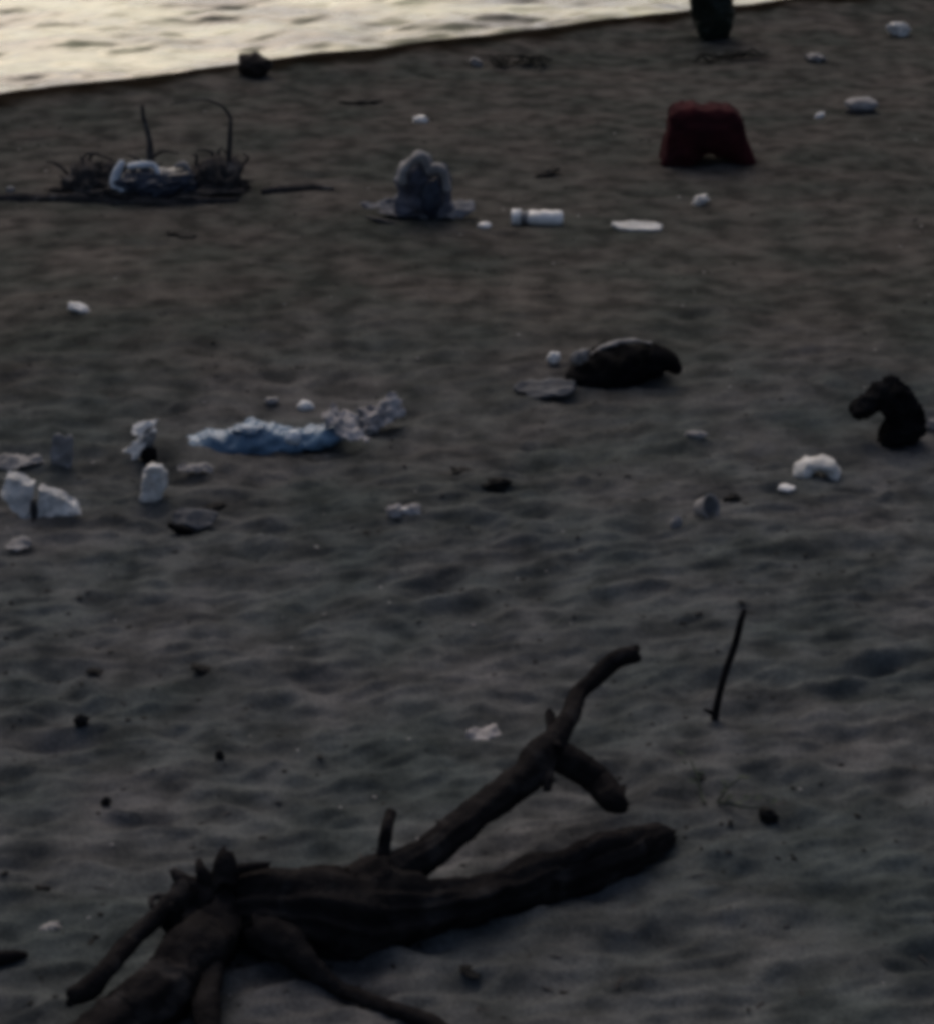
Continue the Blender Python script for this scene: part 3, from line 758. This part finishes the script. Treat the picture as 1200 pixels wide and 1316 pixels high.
pole('half_buried_pole', [(-60, 257), (20, 256), (90, 257), (200, 262), (308, 259)], 7, 'long dark half buried pole lying in front of the stump', 4)
pole('half_buried_branch', [(335, 249), (365, 246), (400, 243), (432, 244)], 7, 'short dark branch on sand beside the stump', 8)
lump_px('foam_bit', 14, 243, 12, 12, 'grey', 'tiny dull bit behind the long half buried pole', 'litter', seed=61)

whites = [
    (541, 153, 17, 13, 'white', 'tiny white cap alone on sand between stump branch and seaweed', 'cap'),
    (103, 395, 24, 16, 'white', 'lone white pebble on bare sand below the half buried pole', 'pebble'),
    (899, 257, 19, 15, 'foam', 'round white foam ball below the red sack', 'foam ball'),
    (1153, 38, 25, 24, 'foam', 'peaked white foam chunk, highest litter along the crest', 'foam chunk'),
    (1048, 73, 24, 15, 'grey', 'dull grey scrap between the green sack and the peaked foam chunk', 'litter'),
    (1052, 148, 11, 10, 'white', 'tiny white dot of litter beside the domed shell', 'litter'),
    (612, 80, 16, 14, 'grey', 'faint grey bit at the end of the seaweed strand', 'litter'),
    (65, 1190, 24, 13, 'grey', 'dull grey chip on sand near the driftwood roots', 'litter'),
]
for i, (px, py, wp, hp, mt, lb, ct) in enumerate(whites):
    lump_px('litter_bit' if ct == 'litter' else ct.replace(' ', '_'), px, py, wp, hp, mt, lb, ct, seed=40 + i, depth=.8, sub=4, amp=.5, fold=.3, roty=.5 * math.sin(i * 2.3))
def shell():
    b = G(1105, 143); k = mpp(b)
    e = empty('domed_shell', b, 'grey domed shell with a painted shadow beneath on the far sand', 'shell')
    lump('dome', b + Vector((0, 0, 9 * k)), (22 * k, 16 * k, 9 * k), 'grey', e, 3, 4, .15)
    lump('shell_shadow', b + Vector((-.006, -.03, 2 * k)), (20 * k, 10 * k, 5 * k), 'gap_shade', e, 5, 3, .2)  # dark lump stands in for the shadow under the dome
shell()

# dark stones and weed
stones = [
    (262, 858, 40, 17, 'flat dark stone on trampled sand, longest of the foreground stones'),
    (105, 925, 22, 26, 'upright dark stone set in trampled sand'),
    (283, 970, 16, 22, 'dark knobbly stone above the driftwood roots'),
    (137, 1030, 14, 22, 'narrow dark stone standing in sand near the driftwood roots'),
    (56, 1141, 24, 13, 'small dark flat stone left of the driftwood root tips'),
    (278, 649, 28, 14, 'dark stone beside the tilted blue grey plastic shard'),
    (637, 622, 30, 24, 'dark stone on a sand ridge between torn film and black bag'),
    (596, 603, 34, 13, 'low dark stone on the ridge behind the stone near the film'),
    (986, 1046, 30, 34, 'dark pointed stone beside the low green beach weed'),
    (896, 1000, 20, 11, 'tiny dark stone at the tip of the green beach weed'),
    (940, 640, 22, 16, 'dark pebble beside the half buried grey cup'),
    (605, 1249, 36, 10, 'thin dark stone chip below the driftwood trunk'),
    (465, 128, 42, 11, 'flat dark stone on far sand near the crest'),
    (700, 221, 34, 12, 'flat dark stone between the grey bag and the red sack'),
    (235, 299, 36, 9, 'thin flat dark stone in front of the half buried pole'),
    (125, 862, 34, 11, 'flattened dark stone beside the longest foreground stone'),
]
for i, (px, py, wp, hp, lb) in enumerate(stones):
    if py > 800: wp, hp = wp * .78, hp * .78
    lump_px('dark_stone', px, py, wp, hp, 'stone', lb, 'stone', seed=70 + i * 3, depth=.7, sub=3, amp=.6, fold=.25, rotz=.6 * math.sin(i * 2.1), roty=.3 * math.cos(i * 1.7))
def weed_clump(px, py, wpx, label, seed, n=16):
    b = G(px, py); k = mpp(b); r = random.Random(seed)
    e = empty('seaweed', b, label, 'seaweed')
    for i in range(n):
        x0 = r.uniform(-.5, .5) * wpx * k; y0 = r.uniform(-.06, .06)
        L = r.uniform(.06, .16); a = r.gauss(0, .35) + (math.pi if r.random() < .5 else 0)
        pts = []
        for j in range(4):
            x, yy = b.x + x0 + math.cos(a) * L * j / 3, b.y + y0 + math.sin(a) * L * j / 3 + r.uniform(-.012, .012)
            pts.append(Vector((x, yy, gz(x, yy) + .008 + r.uniform(0, .035))))
        tube('frond', pts, [.007, .014, .012, .004], 'weed', e, seed + i, seg=8, flat=.4, step=.02)
weed_clump(668, 84, 80, 'dark seaweed strand on sand below the crest', 5, 16)
weed_clump(945, 76, 60, 'dark seaweed heap beside the foot of the green sack', 9, 14)
def beach_weed():
    b = G(912, 1035); k = mpp(b); r = random.Random(3)
    e = empty('beach_weed', b, 'low greenish beach weed sprawling on sand near the driftwood tip', 'plant')
    for i in range(3):
        pts = [b + Vector((r.uniform(-.02, .02), r.uniform(-.02, .02), .004))]
        dx, dy = [(-.03, .14), (.06, .08), (.10, -.03)][i]
        for j in (1, 2, 3):
            x, yy = b.x + dx * j / 3 + r.uniform(-.01, .01), b.y + dy * j / 3
            pts.append(Vector((x, yy, gz(x, yy) + .010 + .004 * j)))
        tube('stem', pts, [.003, .003, .0025, .0015], 'leaf', e, 3 + i, seg=7)
        for j in range(6):
            p = pts[0].lerp(pts[-1], (j + .6) / 6) + Vector((r.uniform(-.012, .012), r.uniform(-.012, .012), .010))
            a = r.uniform(0, 6.28); L = r.uniform(.012, .022)
            d = Vector((math.cos(a), math.sin(a), .35)).normalized() * L
            s = Vector((-math.sin(a), math.cos(a), 0)) * L * .45
            from_pts('leaf', [p, p + d * .5 + s + Vector((0, 0, .003)), p + d * 1.1, p + d * .5 - s + Vector((0, 0, .003)), p + d * .5 - Vector((0, 0, .002))], [(0, 1, 4), (1, 2, 4), (2, 3, 4), (3, 0, 4)], 'leaf', e)
beach_weed()
# dark stick end at the left edge
e_ = limb('washed_stick', [(-40, 1236, None, 14), (-8, 1232, None, 13), (18, 1227, None, 10), (36, 1226, None, 5)], 'wood', None, 31, seg=14)
tag(e_, 'short dark washed stick lying in front of the driftwood roots', 'stick')

# ------------------------------------------------------------------ uncountable grit on the sand
def grit(name, n, mat, smin, smax, seed, label, cat, flat=.5, ylo=2.6, yhi=9.8, stick=0):
    r = random.Random(seed); V = []; F = []
    pts = []
    while len(pts) < n:
        y = ylo + (yhi - ylo) * r.random() ** 1.25; x = r.uniform(-.27, .27) * y
        if pnoise(np.array([x * 1.3 + seed]), np.array([y * 1.3]), seed)[0] + r.uniform(-.45, .45) < .0: continue
        pts.append((x, y))
    X = np.array(pts); Z = ground(X[:, 0], X[:, 1]); D = shore_d(X[:, 0], X[:, 1])
    for (x, y), z, d in zip(pts, Z, D):
        if d < .15: continue
        sz = r.uniform(smin, smax) * (.6 + .08 * y); a = r.uniform(0, 6.28); el = r.uniform(1.0, 1.8) + (stick * r.random())
        b = len(V); m = 6
        for k in range(m):
            an = 6.283 * k / m; q = r.uniform(.7, 1.25)
            px, py = math.cos(an) * sz * el * q, math.sin(an) * sz * q
            V.append((x + px * math.cos(a) - py * math.sin(a), y + px * math.sin(a) + py * math.cos(a), z + sz * r.uniform(-.05, .2) * flat))
        V.append((x + r.uniform(-.3, .3) * sz, y + r.uniform(-.3, .3) * sz, z + sz * flat * r.uniform(.6, 1.2))); V.append((x, y, z - sz * .5))
        for k in range(m):
            F.append((b + k, b + (k + 1) % m, b + m)); F.append((b + (k + 1) % m, b + k, b + m + 1))
    o = from_pts(name, V, F, mat, smooth=False); o['kind'] = 'stuff'; o['label'] = label; o['category'] = cat
grit('pebble_grit', 900, 'stone', .003, .008, 3, 'scattered dark pebble grit over the trampled sand', 'pebbles')
grit('shell_grit', 150, 'grey', .002, .0055, 8, 'sparse pale shell fragments over the trampled sand', 'shells')
grit('twig_grit', 260, 'oldwood', .0025, .004, 14, 'scattered tiny dark twig fragments over the sand', 'twigs', stick=9)
